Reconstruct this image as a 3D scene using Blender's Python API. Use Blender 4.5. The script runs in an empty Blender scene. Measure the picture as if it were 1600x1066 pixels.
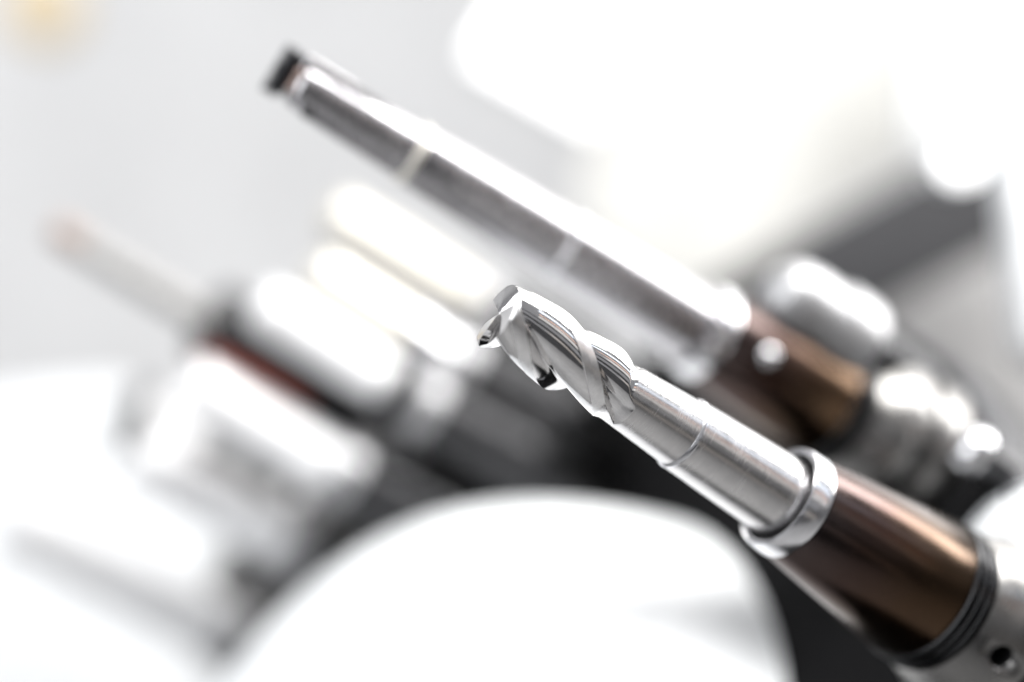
import bpy, bmesh, math, random
from mathutils import Vector, Matrix
random.seed(4)
C = bpy.context.scene.collection
SC = bpy.context.scene
R_ = math.radians
PI = math.pi

# ------------------------------------------------------------------ camera
FOCAL = 60.0
FPX = FOCAL / 36.0 * 1600.0          # focal length in photograph pixels
cam_d = bpy.data.cameras.new('camera')
cam = bpy.data.objects.new('camera', cam_d); C.objects.link(cam)
cam.location = (0, 0, 0); cam.rotation_euler = (R_(90), 0, 0)
cam_d.lens = FOCAL; cam_d.sensor_width = 36.0
cam_d.clip_start = 0.01; cam_d.clip_end = 50
cam_d.dof.use_dof = True
cam_d.dof.focus_distance = 0.3105
cam_d.dof.aperture_fstop = 2.75
cam_d.dof.aperture_blades = 0
SC.camera = cam
SC.view_settings.view_transform = 'Standard'
SC.view_settings.look = 'None'
SC.view_settings.gamma = 1.0
SC.view_settings.exposure = 0.0
try:
    SC.cycles.use_denoising = True
    SC.cycles.max_bounces = 8
    SC.cycles.glossy_bounces = 5
    SC.cycles.caustics_reflective = False
    SC.cycles.sample_clamp_indirect = 6.0
except Exception:
    pass

# ------------------------------------------------------------------ axes of the tool magazine
AL, TH = R_(21.0), R_(32.9)
ca, sa, ct, st = math.cos(AL), math.sin(AL), math.cos(TH), math.sin(TH)
AV = Vector((sa * ct, -ca, -sa * st))     # local x: out of the picture, towards the viewer
AM = Vector((st, 0, ct))                  # local y: up and to the right
AD = Vector((-ca * ct, -sa, ca * st))     # local z: along the tools, towards their tips
def at(px, py, y):                        # a photograph pixel at depth y as a point of the room
    return Vector(((px - 800) / FPX * y, y, -(py - 533) / FPX * y))
LEAN = 2.6
P0 = at(777, 488, 0.305)                  # tip of the end mill
def mw(x=0, y=0, z=0):                    # magazine coordinates -> matrix in the room
    p = P0 + x * AV + y * AM + z * AD
    M = Matrix((AV, AM, AD)).transposed().to_4x4()
    M.translation = p
    return M

# ------------------------------------------------------------------ world and lamps
w = bpy.data.worlds.new('World'); SC.world = w; w.use_nodes = True
bg = w.node_tree.nodes['Background']
bg.inputs[0].default_value = (0.95, 0.96, 1.0, 1); bg.inputs[1].default_value = 0.36

def area(name, loc, target, sx, sy, power, col=(1, 1, 1)):
    d = bpy.data.lights.new(name, 'AREA'); d.shape = 'RECTANGLE'
    d.size, d.size_y, d.energy, d.color = sx, sy, power, col
    o = bpy.data.objects.new(name, d); C.objects.link(o)
    o.location = loc
    o.rotation_euler = (Vector(target) - Vector(loc)).to_track_quat('-Z', 'Y').to_euler()
    return o
def strip(name, deg, dist, dz, wide, long, radiance, col):     # a lamp whose long side runs along the tools
    a = R_(deg); out = math.cos(a) * AV + math.sin(a) * AM
    d = bpy.data.lights.new(name, 'AREA'); d.shape = 'RECTANGLE'
    d.size, d.size_y, d.energy, d.color = wide, long, radiance * PI * wide * long, col
    o = bpy.data.objects.new(name, d); C.objects.link(o)
    p = P0 + dist * out + dz * AD
    x = AD.cross(out).normalized()
    Mx = Matrix((x, AD, out)).transposed().to_4x4(); Mx.translation = p
    o.matrix_world = Mx
    return o
strip('window_lamp', 122, .55, -.22, .34, .70, 3.5, (1.0, .985, .96))
strip('panel_lamp', 92, .41, -.10, .16, .90, 16.0, (1.0, .99, .97))
strip('cool_streak', 60, 1.0, -.35, .09, 1.0, 2.6, (.80, .88, 1.0))  # added light without a known source: cool streak in the flutes
strip('warm_streak', 46, 1.0, -.35, .030, 1.0, 2.2, (1.0, .55, .36))  # added likewise: thin orange streak in the flute reflections
strip('soft_streak', 36, 1.0, -.35, .10, 1.0, .9, (1.0, .95, .88))  # added likewise: soft pale band in the flute reflections
strip('amber_streak', 2, 1.1, -.38, .12, 1.0, .40, (1.0, .88, .74))  # added likewise: faint warm band in the flute reflections
area('left_fill', (-1.05, -0.12, 0.62), (0.0, 0.40, -0.05), 1.4, 1.0, 17.0, (.97, .985, 1.0))  # added fill from the left for hub cover, wall and flutes
area('rear_fill', (0.25, 0.05, 1.05), (0.15, 1.0, 0.10), 0.9, 0.4, 10.5, (1.0, .99, .97))  # added fill that brightens the wall and panels behind

# ------------------------------------------------------------------ materials
def mat(name, base=(.6, .6, .6), metal=0.0, rough=.4, grain=None, mottle=0.0, bump=0.0, coat=0.0,
        ramp=None, ior=None, emit=None):
    """grain: scale of the fine noise (3-vector, in object metres); mottle: roughness variation;
    ramp: list of (z, colour) for a tint along the object's own z axis."""
    m = bpy.data.materials.new(name); m.use_nodes = True
    nt = m.node_tree; N = nt.nodes; Lk = nt.links
    b = N['Principled BSDF']
    b.inputs['Base Color'].default_value = (*base, 1)
    b.inputs['Metallic'].default_value = metal
    b.inputs['Roughness'].default_value = rough
    if name.startswith('black_plate') or name.startswith('gunmetal'): b.inputs['Specular IOR Level'].default_value = .08
    if coat: b.inputs['Coat Weight'].default_value = coat
    if emit:
        b.inputs['Emission Color'].default_value = (*emit[0], 1)
        b.inputs['Emission Strength'].default_value = emit[1]
    tc = N.new('ShaderNodeTexCoord')
    colour = None
    if ramp:
        sep = N.new('ShaderNodeSeparateXYZ'); Lk.new(tc.outputs['Object'], sep.inputs[0])
        z0, z1 = ramp[0][0], ramp[-1][0]
        nz = N.new('ShaderNodeTexNoise'); nz.inputs['Scale'].default_value = 90; nz.inputs['Detail'].default_value = 3
        Lk.new(tc.outputs['Object'], nz.inputs['Vector'])
        mr = N.new('ShaderNodeMapRange'); mr.inputs['From Min'].default_value = z0; mr.inputs['From Max'].default_value = z1
        ad = N.new('ShaderNodeMath'); ad.operation = 'MULTIPLY_ADD'
        ad.inputs[1].default_value = 0.35 * abs(z1 - z0)
        Lk.new(nz.outputs['Fac'], ad.inputs[0])
        sb = N.new('ShaderNodeMath'); sb.operation = 'ADD'; sb.inputs[1].default_value = -0.175 * abs(z1 - z0)
        Lk.new(sep.outputs['Z'], ad.inputs[2]); Lk.new(ad.outputs[0], sb.inputs[0]); Lk.new(sb.outputs[0], mr.inputs['Value'])
        cr = N.new('ShaderNodeValToRGB')
        el = cr.color_ramp.elements
        while len(el) < len(ramp): el.new(.5)
        for e, (z, c) in zip(el, ramp):
            e.position = (z - z0) / (z1 - z0); e.color = (*c, 1)
        Lk.new(mr.outputs[0], cr.inputs['Fac']); colour = cr.outputs['Color']
        Lk.new(colour, b.inputs['Base Color'])
    if grain:
        mp = N.new('ShaderNodeMapping'); mp.inputs['Scale'].default_value = grain
        Lk.new(tc.outputs['Object'], mp.inputs['Vector'])
        ng = N.new('ShaderNodeTexNoise'); ng.inputs['Scale'].default_value = 1.0
        ng.inputs['Detail'].default_value = 4; ng.inputs['Roughness'].default_value = .65
        Lk.new(mp.outputs[0], ng.inputs['Vector'])
        if bump:
            bp = N.new('ShaderNodeBump'); bp.inputs['Strength'].default_value = 1.0
            bp.inputs['Distance'].default_value = bump
            Lk.new(ng.outputs['Fac'], bp.inputs['Height']); Lk.new(bp.outputs[0], b.inputs['Normal'])
        if mottle:
            nl = N.new('ShaderNodeTexNoise'); nl.inputs['Scale'].default_value = 260; nl.inputs['Detail'].default_value = 5
            Lk.new(tc.outputs['Object'], nl.inputs['Vector'])
            mx = N.new('ShaderNodeMath'); mx.operation = 'ADD'
            Lk.new(ng.outputs['Fac'], mx.inputs[0]); Lk.new(nl.outputs['Fac'], mx.inputs[1])
            mr2 = N.new('ShaderNodeMapRange')
            mr2.inputs['From Min'].default_value = .6; mr2.inputs['From Max'].default_value = 1.4
            mr2.inputs['To Min'].default_value = max(.02, rough - mottle); mr2.inputs['To Max'].default_value = rough + mottle
            Lk.new(mx.outputs[0], mr2.inputs['Value']); Lk.new(mr2.outputs[0], b.inputs['Roughness'])
            if not ramp:
                mc = N.new('ShaderNodeMix'); mc.data_type = 'RGBA'
                mc.inputs[6].default_value = (*[c * .86 for c in base], 1); mc.inputs[7].default_value = (*[min(1, c * 1.1) for c in base], 1)
                mf = N.new('ShaderNodeMapRange'); mf.inputs['From Min'].default_value = .7; mf.inputs['From Max'].default_value = 1.3
                Lk.new(mx.outputs[0], mf.inputs['Value']); Lk.new(mf.outputs[0], mc.inputs[0])
                Lk.new(mc.outputs[2], b.inputs['Base Color'])
    return m
M = {}
M['carbide'] = mat('polished_carbide', (.72, .71, .71), 1, .10, (3200, 3200, 240), .05, .0000022)
M['land'] = mat('ground_land', (.82, .81, .81), 1, .34, (900, 900, 5000), .06, .000003)
M['ground'] = mat('ground_carbide', (.60, .59, .59), 1, .24, (170, 170, 7000), .07, .0000034)
M['steel'] = mat('bright_steel', (.72, .72, .74), 1, .21, (200, 200, 5000), .06, .000003)
M['bar'] = mat('turned_bar_steel', (.43, .42, .435), 1, .25, (90, 90, 9000), .06, .0000015)
M['tint'] = mat('heat_tinted_steel', (.2, .1, .06), 1, .22, (160, 160, 7000), .07, .000004,
                ramp=[(-.040, (.072, .043, .024)), (-.028, (.066, .041, .026)), (-.016, (.064, .043, .037)), (-.004, (.076, .060, .058)), (0, (.22, .18, .18))])
M['groove'] = mat('blackened_steel', (.045, .045, .047), 1, .30, (200, 200, 4000), .08, .000003)
M['body'] = mat('satin_steel', (.22, .215, .21), 1, .30, (200, 200, 4000), .08, .000003)
M['dark'] = mat('dark_void', (.012, .012, .013), 0, .6)
M['black'] = mat('black_plate_paint', (.0022, .0022, .0026), 0, .65, (60, 60, 60), .1)
M['blacktool'] = mat('black_oxide', (.05, .05, .055), 1, .28, (200, 200, 3000), .08)
M['white'] = mat('white_cover_paint', (.80, .815, .83), 0, .38, (40, 40, 40), .05)
M['whitewall'] = mat('white_wall_paint', (.70, .70, .705), 0, .6, (8, 8, 8), .05)
M['cream'] = mat('cream_enamel', (.60, .595, .57), 0, .5, (20, 20, 20), .05)
M['beam'] = mat('gunmetal_paint', (.055, .055, .058), 0, .7, (40, 40, 40), .08)
M['greypanel'] = mat('grey_panel_paint', (.33, .325, .325), 0, .4, (30, 30, 30), .08)
M['insert'] = mat('coated_insert', (.045, .045, .05), .6, .35, (400, 400, 400), .08)
M['copper'] = mat('coppery_pocket', (.50, .38, .34), 1, .32, (300, 300, 300), .08)
M['red'] = mat('red_coated_steel', (.34, .085, .06), .3, .45, (200, 200, 2000), .06)
M['champagne'] = mat('champagne_steel', (.80, .77, .70), .6, .34, (200, 200, 3000), .06)
M['pale'] = mat('pale_ceramic', (.31, .305, .30), 0, .4, (200, 200, 2000), .06)
M['dimsteel'] = mat('dark_steel', (.40, .40, .41), .7, .40, (200, 200, 3000), .06)
M['concrete'] = mat('pale_floor_paint', (.27, .27, .27), 0, .5, (6, 6, 6), .06)
M['brown'] = mat('brown_carbide', (.30, .23, .20), 0, .5, (200, 200, 2000), .05)
M['ink'] = mat('black_nitride', (.014, .014, .016), .3, .5, (200, 200, 2000), .06)
M['blast'] = mat('blasted_aluminium', (.86, .86, .87), .2, .40, (200, 200, 2000), .05)
M['tan'] = mat('tan_plastic', (.56, .47, .33), 0, .5)
M['lit'] = mat('lit_diffuser', (.9, .9, .9), 0, .5, emit=((1, .99, .97), 2.2))
M['glow_ball'] = mat('glowing_highlight', (.9, .9, .9), 0, .5, emit=((1, 1, 1), 3.2))  # emission put in to make a blurred highlight

# ------------------------------------------------------------------ helpers
def tag(o, label=None, cat=None, group=None, kind=None):
    if label: o['label'] = label
    if cat: o['category'] = cat
    if group: o['group'] = group
    if kind: o['kind'] = kind
    return o
def thing(name, M4, label, cat, group=None):
    o = bpy.data.objects.new(name, None); C.objects.link(o)
    o.empty_display_size = .005
    o.matrix_world = M4
    return tag(o, label, cat, group)
def obj(name, bm, m, parent=None, sharp=38, M4=None):
    bmesh.ops.recalc_face_normals(bm, faces=bm.faces)
    bm.edges.index_update()
    crisp = [e.index for e in bm.edges if not e.smooth]
    me = bpy.data.meshes.new(name); bm.to_mesh(me); bm.free()
    me.polygons.foreach_set('use_smooth', [True] * len(me.polygons))
    me.set_sharp_from_angle(angle=R_(sharp))
    for i in crisp: me.edges[i].use_edge_sharp = True
    me.materials.append(m)
    o = bpy.data.objects.new(name, me); C.objects.link(o)
    if parent: o.parent = parent
    if M4 is not None:
        if parent: o.matrix_local = M4
        else: o.matrix_world = M4
    return o
def lathe(prof, seg=96, bm=None, cap=True):
    """prof: [(z, r)] from tip to base; closed with caps."""
    bm = bm or bmesh.new()
    rings = []
    for z, r in prof:
        rings.append([bm.verts.new((r * math.cos(2 * PI * k / seg), r * math.sin(2 * PI * k / seg), z)) for k in range(seg)])
    for a, b in zip(rings, rings[1:]):
        for k in range(seg):
            bm.faces.new((a[k], a[(k + 1) % seg], b[(k + 1) % seg], b[k]))
    if cap:
        bm.faces.new(rings[0]); bm.faces.new(list(reversed(rings[-1])))
    return bm
def tube(prof_out, prof_in, seg=96):
    """A ring body: outer profile then inner profile back, closed into a torus."""
    bm = bmesh.new(); pr = prof_out + prof_in; rings = []
    for z, r in pr:
        rings.append([bm.verts.new((r * math.cos(2 * PI * k / seg), r * math.sin(2 * PI * k / seg), z)) for k in range(seg)])
    n = len(rings)
    for i in range(n):
        a, b = rings[i], rings[(i + 1) % n]
        for k in range(seg):
            bm.faces.new((a[k], a[(k + 1) % seg], b[(k + 1) % seg], b[k]))
    return bm
def prism(pts2, z0, z1, bm=None, bevel=0.0):
    bm = bm or bmesh.new()
    a = [bm.verts.new((x, y, z0)) for x, y in pts2]; b = [bm.verts.new((x, y, z1)) for x, y in pts2]
    n = len(a); bm.faces.new(a); bm.faces.new(b)
    for k in range(n): bm.faces.new((a[k], a[(k + 1) % n], b[(k + 1) % n], b[k]))
    if bevel: bmesh.ops.bevel(bm, geom=list(bm.edges), offset=bevel, segments=3, profile=.5, affect='EDGES')
    return bm
def box(sx, sy, sz, bevel=0.0):
    return prism([(-sx/2, -sy/2), (sx/2, -sy/2), (sx/2, sy/2), (-sx/2, sy/2)], -sz/2, sz/2, bevel=bevel)
def ball(r, seg=24):
    bm = bmesh.new(); bmesh.ops.create_uvsphere(bm, u_segments=seg, v_segments=seg // 2, radius=r); return bm
def slab(corners, thick, bevel=0.002):
    """A solid panel with the given front corners (points of the room), thickness going away from the camera."""
    c = [Vector(p) for p in corners]
    n = (c[1] - c[0]).cross(c[2] - c[0]).normalized()
    if n.y < 0: n = -n
    bm = bmesh.new()
    a = [bm.verts.new(p) for p in c]; b = [bm.verts.new(p + n * thick) for p in c]
    k = len(a); bm.faces.new(a); bm.faces.new(b)
    for i in range(k): bm.faces.new((a[i], a[(i + 1) % k], b[(i + 1) % k], b[i]))
    bmesh.ops.bevel(bm, geom=list(bm.edges), offset=bevel, segments=3, profile=.5, affect='EDGES')
    return bm
def boolean_cut(o, cutters):
    """Cut real holes: apply difference modifiers and drop the cutters."""
    for c in cutters:
        md = o.modifiers.new('cut', 'BOOLEAN'); md.operation = 'DIFFERENCE'; md.object = c; md.solver = 'EXACT'
    bpy.context.view_layer.update()
    dg = bpy.context.evaluated_depsgraph_get()
    me = bpy.data.meshes.new_from_object(o.evaluated_get(dg), preserve_all_data_layers=True, depsgraph=dg)
    o.modifiers.clear(); o.data = me
    for c in cutters: bpy.data.objects.remove(c, do_unlink=True)

# ------------------------------------------------------------------ end mill
def smooth(t):
    t = max(0., min(1., t)); return t * t * (3 - 2 * t)
RM = .0070                                    # cutting radius
LEAD = .0462                                  # helix lead
OFF, WID = (30, 165, 270), (135, 105, 120)   # unequal tooth spacing
CORE = .56
FL0, FL1 = .0238, .0285                       # teeth end, neck begins
def neck_r(L): return .00588 + (L - .0277) * (.0010 / .0165)
def env(L):
    if L > FL1: return neck_r(L)
    if L < .0016: return RM - .0016 + math.sqrt(max(0., .0016 ** 2 - (.0016 - max(L, .00004)) ** 2))
    return RM + (neck_r(FL1) - RM) * smooth((L - FL0) / (FL1 - FL0))
def section(psi):                             # psi in [0,120): 0 just ahead of a cutting edge
    if psi < 18:
        t = psi / 18.; return 1 - (1 - CORE) * (1 - (1 - t) ** 2.2)
    if psi < 92:
        t = (psi - 18) / 74.; return CORE + (.925 - CORE) * (1 - (1 - t) ** 1.75) * (.55 + .45 * t) ** .35 if t > 0 else CORE
    if psi < 94:
        return .925 + .023 * (psi - 92) / 2.
    if psi < 107: return .948 + .030 * (psi - 94) / 13.   # secondary relief
    return .978 + .022 * (psi - 107) / 13.                # primary land
def zend(s, psi):                             # relief and gashes ground into the end face
    if psi >= 94:   z = -.00035 * (120 - psi) / 26.
    elif psi >= 62: z = -.00035 - .0006 * (94 - psi) / 32.
    elif psi >= 22: z = -.00095 - .0016 * (62 - psi) / 40.
    else:           z = -.00255 * smooth(psi / 2.5)
    return z * (.45 + .55 * s) - .0003 * (1 - s)
def build_flutes():
    cols = []
    p = [0, 1, 2, 3.5, 5, 7, 9, 11.5, 14, 17, 20] + [20 + 3 * k for k in range(1, 24)] + [91, 92, 94] + [94 + 3.25 * k for k in range(1, 8)] + [119.7]
    for tooth in range(3):
        for q in p: cols.append((tooth, q))
    rows = [0.0] + [.0390 * (k / 190.) ** 1.1 for k in range(1, 191)]
    bm = bmesh.new(); grid = []
    def pos(L, tooth, q, s=1.0, endz=None):
        ze = zend(s, q)
        z = -L + ze * max(0., 1 - L / .005) if endz is None else endz
        Lz = -z
        f = section(q)
        if q < 80 and s == 1.0: f *= 1 - .10 * max(0., 1 - L / .0055) * math.sin(PI * min(1, (q / 80.) ** .6))
        rampf = CORE + max(0., Lz - .0238) / .0085 * .315 + max(0., Lz - .0285) / .0040 * .12
        r = min(env(Lz), RM * (max(f, rampf) if Lz > .0225 else f))
        if L > FL1: r = min(r, neck_r(Lz))
        phi = R_(OFF[tooth] + q / 120. * WID[tooth]) + 2 * PI * z / LEAD
        return r * s, phi, z
    for L in rows:
        ring = []
        for (t, q) in cols:
            r, phi, z = pos(L, t, q)
            ring.append(bm.verts.new((r * math.cos(phi), r * math.sin(phi), z)))
        grid.append(ring)
    n = len(cols)
    for a, b in zip(grid, grid[1:]):
        for k in range(n):
            f = bm.faces.new((a[k], a[(k + 1) % n], b[(k + 1) % n], b[k]))
            zz = a[k].co.z
            if 93.9 <= cols[k][1] < 119.5 and zz > -.0262: f.material_index = 1
            elif zz < -FL1 and all(abs(math.hypot(q.co.x, q.co.y) - neck_r(-q.co.z)) < 3e-6 for q in f.verts): f.material_index = 2
    for k in range(n):                         # ground facets keep crisp edges
        if cols[k][1] in (92, 94, 107) or cols[k][1] == 119.7:
            for a, b in zip(grid, grid[1:]):
                if a[k].co.z > -.0262:
                    e = bm.edges.get((a[k], b[k]))
                    if e: e.smooth = False
    prev = grid[0]
    for s in (.9, .8, .7, .58, .46, .34, .22, .1):
        ring = []
        for (t, q) in cols:
            r0, phi, z0 = pos(0, t, q)
            ring.append(bm.verts.new((r0 * s * math.cos(phi), r0 * s * math.sin(phi), zend(s, q))))
        for k in range(n):
            bm.faces.new((prev[k], prev[(k + 1) % n], ring[(k + 1) % n], ring[k]))
        prev = ring
    c = bm.verts.new((0, 0, zend(0, 0) - .0003))
    for k in range(n): bm.faces.new((prev[k], prev[(k + 1) % n], c))
    bm.faces.new(grid[-1])
    return bm
end_mill = thing('end_mill', mw(0, 0, 0), 'sharp polished steel end mill with spiral flutes, in focus in front', 'end mill')
fo = obj('flutes', build_flutes(), M['carbide'], end_mill, sharp=24)
fo.data.materials.append(M['land']); fo.data.materials.append(M['ground'])
obj('neck', lathe([(-.0389, neck_r(.0389)), (-.0435, .00684), (-.0442, .00688)], 128), M['ground'], end_mill)
obj('shank', lathe([(-.0439, .00650), (-.0439, .00700), (-.0446, .00728), (-.0452, .00730), (-.0560, .00772), (-.0676, .00812), (-.0760, .00812)], 128), M['ground'], end_mill)
# the bright step ring between neck and shank
obj('step_ring', tube([(-.0437, .00690), (-.0441, .00730), (-.0444, .00738), (-.0446, .00734)], [(-.0446, .0064), (-.0437, .0064)], 128), M['steel'], end_mill)

# ------------------------------------------------------------------ tool holders
def make_holder(M4, label, r0=.0109, r1=.0153, L=.0385, bore=.0090, body=(.0190, .0300), screw=None, hole=None, tilt=0, neckmat='tint', group=None):
    """Origin at the collar's front face, z towards the tool tip."""
    h = thing('tool_holder', M4, label, 'tool holder', group)
    obj('collar', tube([(-.0006, r0 - .0009), (0, r0 - .0004), (0, r0 - .0004), (-.0008, r0), (-.0040, r0 + .0003), (-.0046, r0 + .0001)],
                       [(-.0046, bore), (-.0016, bore), (-.0004, bore + .0004), (-.0003, bore + .0008)]), M['steel'], h)
    obj('bore', lathe([(-.0034, bore - .0001), (-.0044, bore - .0001)]), M['dark'], h)
    obj('sleeve', lathe([(-.0047, r0 - .0002), (-.0051, r0 + .0001), (-L, r1), (-L - .0004, r1 - .0002)]), M[neckmat], h)
    pr = []
    z = -L - .0004
    for k in range(3):
        pr += [(z, r1 + .0001), (z - .0002, r1 + .0004), (z - .0008, r1 + .0005), (z - .0010, r1 - .0009), (z - .0018, r1 - .0009)]
        z -= .0020
    obj('grooved_band', lathe(pr), M['groove'], h)
    rb, Lb = body
    b = obj('body', lathe([(z, r1 + .0002), (z - .0015, r1 + .0012), (z - .0055, rb - .0012), (z - .0072, rb - .0003), (z - .0120, rb), (z - .0126, rb - .0004)]), M['body'], h)
    obj('gripper_groove', lathe([(z - .0126, rb - .0020), (z - .0150, rb - .0020)]), M['dark'], h)
    obj('flange', lathe([(z - .0150, rb - .0004), (z - .0156, rb), (z - Lb + .0010, rb), (z - Lb, rb - .0006)]), M['body'], h)
    obj('taper', lathe([(z - Lb, rb * .72), (z - Lb - .030, rb * .55)]), M['steel'], h)
    if hole is not None:
        ph, zz = R_(hole), z - .0062
        cb = lathe([(-.006, .0025), (.010, .0025)], 32)
        ax = Vector((math.cos(ph), math.sin(ph), 0))
        q = ax.to_track_quat('Z', 'Y').to_matrix().to_4x4(); q.translation = ax * (rb - .003) + Vector((0, 0, zz))
        co = obj('cutter', cb, M['dark'], M4=M4 @ q)
        bpy.context.view_layer.update()
        boolean_cut(b, [co])
        qq = ax.to_track_quat('Z', 'Y').to_matrix().to_4x4(); qq.translation = ax * (rb - .0060) + Vector((0, 0, zz))
        obj('balance_hole', lathe([(.0042, .00246), (-.0026, .00246)], 32, cap=False), M['dark'], h, M4=qq)
    if screw is not None:
        ph, zz = R_(screw[0]), screw[1]
        ax = Vector((math.cos(ph), math.sin(ph), 0))
        rr = r0 + (r1 - r0) * (-zz / L)
        q = ax.to_track_quat('Z', 'Y').to_matrix().to_4x4(); q.translation = ax * (rr - .0004) + Vector((0, 0, zz))
        obj('set_screw', lathe([(.0016, .0004), (.0015, .0011), (.0010, .0019), (.0003, .0023), (-.002, .0023)], 32), M['steel'], h, M4=q)
    return h
make_holder(mw(0, 0, -.0690), 'brown heat tinted tool holder with pale collar gripping the sharp end mill', hole=-9)
S2 = (-.0737, .0232, -.070)
M2 = mw(*S2) @ Matrix.Rotation(R_(LEAN), 4, 'X')       # sits a little tilted in its pocket
make_holder(M2, 'blurred brown tool holder gripping the grey boring bar', r0=.0113, r1=.0148, L=.039, bore=.0088,
            body=(.0205, .0300), screw=(12, -.0145))

# ------------------------------------------------------------------ boring bar
bb = thing('boring_bar', M2 @ Matrix.Translation((0, 0, .1095)), 'long grey boring bar with a dark cutting insert at its upper left tip', 'boring bar')
obj('bar', lathe([(-.0300, .0062), (-.0306, .0068), (-.0311, .0070), (-.0640, .0079), (-.0700, .0081)], 96), M['bar'], bb)
obj('step_ring', tube([(-.0288, .0064), (-.0292, .0070), (-.0302, .0071), (-.0306, .0069)], [(-.0306, .0058), (-.0288, .0058)]), M['champagne'], bb)
obj('shank', lathe([(-.0706, .0079), (-.0712, .0084), (-.1095, .0092), (-.1230, .0088)], 96), M['bar'], bb)
r2 = obj('step_ring', tube([(-.0692, .0080), (-.0696, .0086), (-.0708, .0087), (-.0712, .0083)], [(-.0712, .0072), (-.0692, .0072)]), M['steel'], bb)
hd = obj('head', lathe([(.0, .0040), (-.0008, .0050), (-.0060, .0056), (-.0288, .0064)], 96), M['bar'], bb)
cut1 = obj('cutter', box(.014, .0055, .020), M['copper'], M4=bb.matrix_world @ Matrix.Translation((.0010, .0062, .0)) @ Matrix.Rotation(R_(0), 4, 'Z'))
cut2 = obj('cutter', lathe([(-.004, .0014), (.006, .0014)], 24), M['dark'],
           M4=bb.matrix_world @ Matrix.Translation((.0030, -.0042, -.0052)) @ Vector((.55, -.83, 0)).to_track_quat('Z', 'Y').to_matrix().to_4x4())
bpy.context.view_layer.update()
boolean_cut(hd, [cut1, cut2])
obj('coolant_hole', lathe([(-.001, .00135), (.0008, .00135)], 24), M['dark'], bb,
    M4=Matrix.Translation((.0030, -.0042, -.0052)) @ Vector((.55, -.83, 0)).to_track_quat('Z', 'Y').to_matrix().to_4x4())
obj('insert_seat', prism([(-.0034, .0028), (.0040, .0028), (.0040, -.0026), (-.0034, -.0026)], .0, .0012, bevel=.0003), M['copper'], bb)
ins = obj('insert', prism([(-.0058, -.0058), (.0012, -.0050), (.0024, .0046), (-.0044, .0056)], .0004, .0040, bevel=.0004), M['insert'], bb,
          M4=Matrix.Translation((-.0012, .0008, .0004)))
obj('insert_screw', lathe([(.0046, .0006), (.0043, .0013), (.0036, .0016)], 24), M['groove'], ins)
obj('clamp', prism([(-.0032, -.0020), (.0036, -.0020), (.0036, .0016), (-.0032, .0016)], -.0110, .0008, bevel=.0007), M['bar'], bb,
    M4=Matrix.Translation((.0002, .0046, .0)))

# ------------------------------------------------------------------ tools on the far side of the magazine
def px_to_local(px, py, z):
    r = Vector(((px - 800) / FPX, 1, -(py - 533) / FPX))
    k = (P0 + z * AD).dot(AD) / r.dot(AD)
    q = r * k - P0
    return q.dot(AV), q.dot(AM)
def far_holder(x, y, z, r, label, m1='groove'):
    h = thing('tool_holder', mw(x, y, z), label, 'tool holder', 'tool holders on the far side')
    obj('collar', tube([(0, r - .0006), (-.0008, r), (-.0070, r + .0006)], [(-.0070, r * .6), (0, r * .6)], 64), M['dimsteel'], h)
    obj('sleeve', lathe([(-.0068, r), (-.0290, r * 1.22)], 64), M[m1], h)
    obj('grooved_band', lathe([(-.0290, r * 1.26), (-.0325, r * 1.26)], 64), M['groove'], h)
    obj('flange', lathe([(-.0325, r * 1.22), (-.0345, r * 1.30), (-.0470, r * 1.30), (-.0480, r * 1.26)], 64), M['groove'], h)
    obj('taper', lathe([(-.0480, r), (-.0800, r * .7)], 64), M['groove'], h)
    return h
# base pixel, radius, length, kind
def far_tool(px, py, r, Ln, name, cat, label, hlabel, parts, zb=-.07):
    x, y = px_to_local(px, py, zb)
    t = thing(name, mw(x, y, zb + Ln), label, cat)
    for pn, prof, m in parts: obj(pn, lathe(prof, 64), M[m], t)
    far_holder(x, y, zb, r * 1.2 + .001, hlabel)
far_tool(725, 466, .0085, .056, 'drill', 'drill', 'cream coloured blurred drill just under the boring bar', 'blurred holder of the cream drill under the boring bar',
         [('point', [(0, .001), (-.003, .0072)], 'champagne'), ('shank', [(-.003, .0078), (-.050, .0085), (-.062, .0085)], 'champagne')], zb=-.081)
far_tool(694, 554, .0085, .050, 'reamer', 'reamer', 'pale blurred reamer second below the boring bar', 'blurred holder of the pale reamer second below the boring bar',
         [('point', [(0, .003), (-.002, .0075)], 'champagne'), ('shank', [(-.002, .0080), (-.034, .0085)], 'champagne'), ('step_ring', [(-.034, .0095), (-.039, .0095)], 'steel'), ('base', [(-.039, .0085), (-.055, .0085)], 'steel')], zb=-.0705)
far_tool(640, 618, .0076, .054, 'bright_reamer', 'reamer', 'thick bright blurred reamer just above the black tool with the pilot', 'blurred holder of the thick bright reamer',
         [('head', [(0, .0060), (-.0015, .0074), (-.012, .0078)], 'blast'), ('bright_shank', [(-.012, .0076), (-.044, .0076)], 'blast'), ('shank', [(-.044, .0078), (-.054, .0078), (-.066, .0076)], 'groove')], zb=-.064)
far_tool(608, 672, .0122, .070, 'step_drill', 'drill', 'thick black blurred tool with a black head and a pale slender pilot', 'blurred holder of the thick black tool with the pilot',
         [('pilot_tip', [(.054, .0036), (.053, .0040), (.045, .0042)], 'brown'), ('pilot', [(.045, .0042), (-.002, .0046)], 'pale'),
          ('head', [(0, .0110), (-.0015, .0128), (-.014, .0128)], 'ink'), ('shank', [(-.014, .0122), (-.070, .0122), (-.080, .0115)], 'ink')], zb=-.078)
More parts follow.
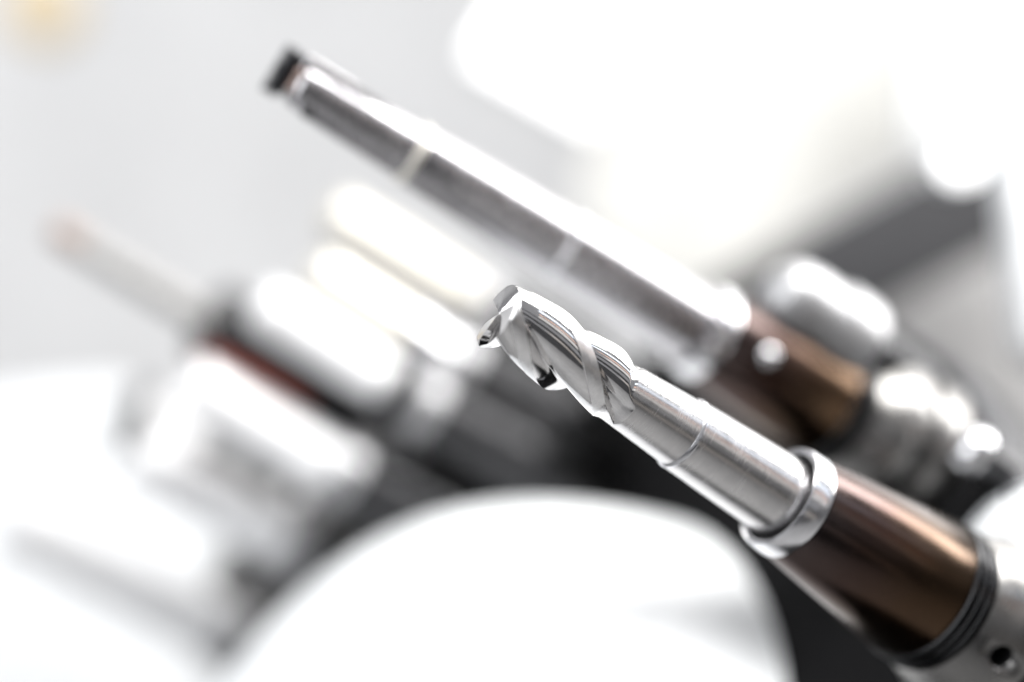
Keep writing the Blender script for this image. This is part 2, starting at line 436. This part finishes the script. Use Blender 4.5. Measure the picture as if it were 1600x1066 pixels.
far_tool(556, 690, .0078, .058, 'coated_drill', 'drill', 'red coated blurred drill between the black tool and the bright cutter', 'blurred holder of the red coated drill',
         [('head', [(0, .0060), (-.0015, .0074), (-.036, .0078)], 'red'), ('shank', [(-.036, .0078), (-.058, .0078), (-.068, .0076)], 'ink')], zb=-.069)
far_tool(514, 724, .0084, .050, 'shank_cutter', 'cutter', 'bright steel blurred cutter just below the red coated tool', 'blurred holder of the bright cutter below the red tool',
         [('head', [(0, .0070), (-.0015, .0082), (-.030, .0086)], 'blast'), ('shank', [(-.030, .0084), (-.050, .0086), (-.062, .0084)], 'blast')], zb=-.056)
far_tool(434, 838, .0092, .052, 'end_cutter', 'cutter', 'short bright blurred cutter between the fat headed cutter and the lowest drill', 'blurred holder of the short bright cutter at lower left',
         [('head', [(0, .0070), (-.0015, .0082), (-.026, .0086)], 'blast'), ('shank', [(-.026, .0092), (-.066, .0092), (-.07, .0090)], 'blast')], zb=-.062)
far_tool(424, 778, .0078, .062, 'face_cutter', 'cutter', 'blurred cutter with a fat dark rimmed round head at the left', 'blurred holder of the fat headed cutter at the left',
         [('rim', [(.002, .0110), (0, .0138), (-.004, .0138)], 'blacktool'), ('head', [(-.004, .0132), (-.022, .0132), (-.026, .0100)], 'blast'), ('shank', [(-.026, .0076), (-.064, .0078), (-.07, .0076)], 'groove')], zb=-.084)
far_tool(335, 978, .0108, .084, 'drill', 'drill', 'bright steel blurred drill lowest at the left', 'blurred holder of the lowest drill at the left',
         [('point', [(0, .001), (-.004, .0095)], 'blast'), ('shank', [(-.004, .0104), (-.084, .0108), (-.09, .0105)], 'blast')], zb=-.080)
# chrome tool right behind the boring bar's holder
x3, y3 = px_to_local(1240, 470, -.088)
t3 = thing('chrome_cap', mw(x3, y3, -.080), 'blurred chrome dome nut above the brown holder of the boring bar', 'nut')
obj('dome', lathe([(0, .003), (-.002, .0070), (-.005, .0092), (-.010, .0100), (-.018, .0100)], 64), M['dimsteel'], t3)
obj('nut_flange', lathe([(-.018, .0108), (-.020, .0115), (-.027, .0115), (-.029, .0108)], 64), M['dimsteel'], t3)
obj('stem', lathe([(-.029, .0075), (-.050, .0075)], 64), M['groove'], t3)

# ------------------------------------------------------------------ the magazine: black plate, white hub cover, plugged pocket
HC = (-.118, -.092)
mg = thing('magazine_plate', mw(-.125, -.115, -.140), 'black round carousel plate behind the tool holders', 'tool magazine')
obj('plate', lathe([(0, .167), (-.002, .170), (-.018, .170), (-.020, .167)], 160), M['black'], mg)
obj('rim', tube([(.001, .1715), (-.001, .1730), (-.019, .1730), (-.021, .1715)], [(-.021, .1702), (.001, .1702)], 160), M['blacktool'], mg)
hb = thing('hub_cover', mw(-.130, -.1465, -.0616), 'big white rounded hub cover at the bottom centre', 'cover')
prof = [(.0060, .0004)]
for k in range(1, 41):
    u = (k / 40.) ** 2.0
    prof.append((.0060 - .0835 * u, .1165 * (1 - (1 - u) ** 2.2) ** .31 + .011 * u ** 2.2))
obj('dome', lathe(prof, 128), M['white'], hb, sharp=80)
gr = thing('dark_backing', mw(-.318, -.075, -.072), 'dark curved strip added behind the row of blurred tools on the left', 'strip')  # added strip that darkens the gaps between the far tools
pts = [(-.006 - .010 * (t / 9. - .5) ** 2 * 4 * -1 - .004, -.070 + .110 * t / 9.) for t in range(10)]
obj('web', prism([(x, y) for x, y in pts] + [(x - .006, y) for x, y in reversed(pts)], -.050, -.012), M['body'], gr)
obj('lip', prism([(x + .003, y) for x, y in pts] + [(x - .009, y) for x, y in reversed(pts)], -.0118, -.008), M['body'], gr)
x5, y5 = px_to_local(1500, 690, -.125)
bt = thing('latch_button', mw(x5, y5, -.125), 'small bright steel latch button on the black plate beside the boring bar holder', 'button')
obj('cap', lathe([(0, .0020), (-.0008, .0040), (-.0025, .0052), (-.0050, .0055)], 48), M['steel'], bt)
obj('stem', lathe([(-.0050, .0040), (-.016, .0040)], 48), M['groove'], bt)
x4, y4 = px_to_local(1570, 860, -.138)
pk = thing('pocket_plug', mw(x4, y4, -.138), 'white round plug with a thin rim in the empty pocket at the right edge', 'plug')
obj('cap', lathe([(0, .0100), (-.0012, .0150), (-.0030, .0172), (-.030, .0172)], 96), M['white'], pk)
obj('rim', tube([(-.0018, .0166), (-.0012, .0172), (-.0020, .0180), (-.0034, .0182)], [(-.0034, .0168), (-.0026, .0164)], 96), M['white'], pk)

# ------------------------------------------------------------------ room behind
wl = obj('back_wall', slab([at(-2600, -1800, 1.25), at(4200, -1800, 1.25), at(4200, 2800, 1.25), at(-2600, 2800, 1.25)], .03), M['whitewall'])
tag(wl, 'pale grey wall far behind the tools', None, None, 'structure')
lp = thing('light_panel', Matrix.Translation(at(900, 90, .91)), 'white glowing light panel above the boring bar', 'light panel')
def inv(o, pts): 
    q = o.matrix_world.inverted(); return [q @ p for p in pts]
bpy.context.view_layer.update()
obj('diffuser', slab(inv(lp, [at(745, 85, .90), at(935, 195, .90), at(1290, -120, .90), at(1000, -330, .90)]), .006), M['lit'], lp)
obj('housing', slab(inv(lp, [at(738, 87, .908), at(936, 203, .908), at(1300, -120, .908), at(1000, -338, .908)]), .03), M['white'], lp)
cp = obj('cream_panel', slab([at(1010, -160, .84), at(1440, -160, .83), at(1440, 236, .83), at(1130, 432, .83), at(1040, 480, .83), at(900, 340, .84)], .02), M['cream'])
tag(cp, 'cream machine panel at the upper right behind the boring bar', 'panel')
bmx = obj('beam', slab([at(1095, 452, .68), at(1600, 180, .66), at(1640, 345, .66), at(1170, 600, .68)], .03, .004), M['beam'])
tag(bmx, 'dark gunmetal beam sloping up at the right', 'beam')
gp = obj('grey_panel', slab([at(1150, 520, .76), at(1640, 290, .74), at(1680, 900, .74), at(1200, 800, .76)], .02), M['greypanel'])
tag(gp, 'grey sloping panel under the dark beam', 'panel')
ps = obj('white_post', slab([at(1540, -120, .50), at(1760, -120, .50), at(1800, 620, .48), at(1608, 545, .48)], .02), M['white'])
tag(ps, 'bright white post along the right edge', 'post')
il = thing('blurred_highlight', Matrix.Translation(at(1503, 252, .60)), 'small round glowing ball added as a blurred highlight in front of the dark beam', 'highlight')  # added glowing ball that makes the blurred highlight, no known lamp
obj('glow_ball', ball(.0062), M['glow_ball'], il)
obj('ball_stem', lathe([(0, .0065), (-.012, .0065), (-.030, .004)], 32), M['white'], il, M4=Vector((0, -1, 0)).to_track_quat('Z', 'Y').to_matrix().to_4x4() @ Matrix.Translation((0, 0, -.001)))
wc = obj('machine_cover', slab([at(-250, 640, .80), at(180, 600, .80), at(420, 820, .80), at(420, 1300, .80), at(-250, 1300, .80)], .04, .012), M['white'])
tag(wc, 'white machine cover behind the tools at lower left', 'cover')
kn = obj('tan_knob', lathe([(0, .014), (-.004, .020), (-.016, .020), (-.018, .018)], 48), M['tan'], M4=Matrix.Translation(at(60, 5, .86)) @ Vector((0, -1, 0)).to_track_quat('Z', 'Y').to_matrix().to_4x4())
tag(kn, 'tan round knob at the top left corner', 'knob')
fl = obj('floor', slab([Vector((-4, -2.5, -.55)), Vector((4, -2.5, -.55)), Vector((4, 1.24, -.55)), Vector((-4, 1.24, -.55))], .03), M['concrete'])
tag(fl, 'pale workshop floor', None, None, 'structure')
def streak_sheet(deg, dist, wide, z0, z1):            # unseen sheets added behind the camera for dark streaks in the reflections
    a = R_(deg); out = math.cos(a) * AV + math.sin(a) * AM; x = AD.cross(out).normalized()
    Mx = Matrix((x, out, -AD)).transposed().to_4x4(); Mx.translation = P0 + dist * out
    return obj('reflection_sheet', prism([(-wide / 2, 0), (wide / 2, 0), (wide / 2, .03), (-wide / 2, .03)], -z1, -z0, bevel=.004), M['beam'], M4=Mx)
for a in ((-20, .95, .55, -1.3, .6), (9, .95, .16, -1.3, .6), (27, .97, .07, -1.3, .6)):
    tag(streak_sheet(*a), 'unseen dark sheet added behind the camera for the steel reflections', None, None, 'structure')
wp = obj('upright_cover', slab([at(1432, -140, .74), at(1640, -140, .74), at(1640, 235, .74), at(1432, 235, .74)], .02, .004), M['white'])
tag(wp, 'white upright cover at the top right beside the cream panel', 'cover')
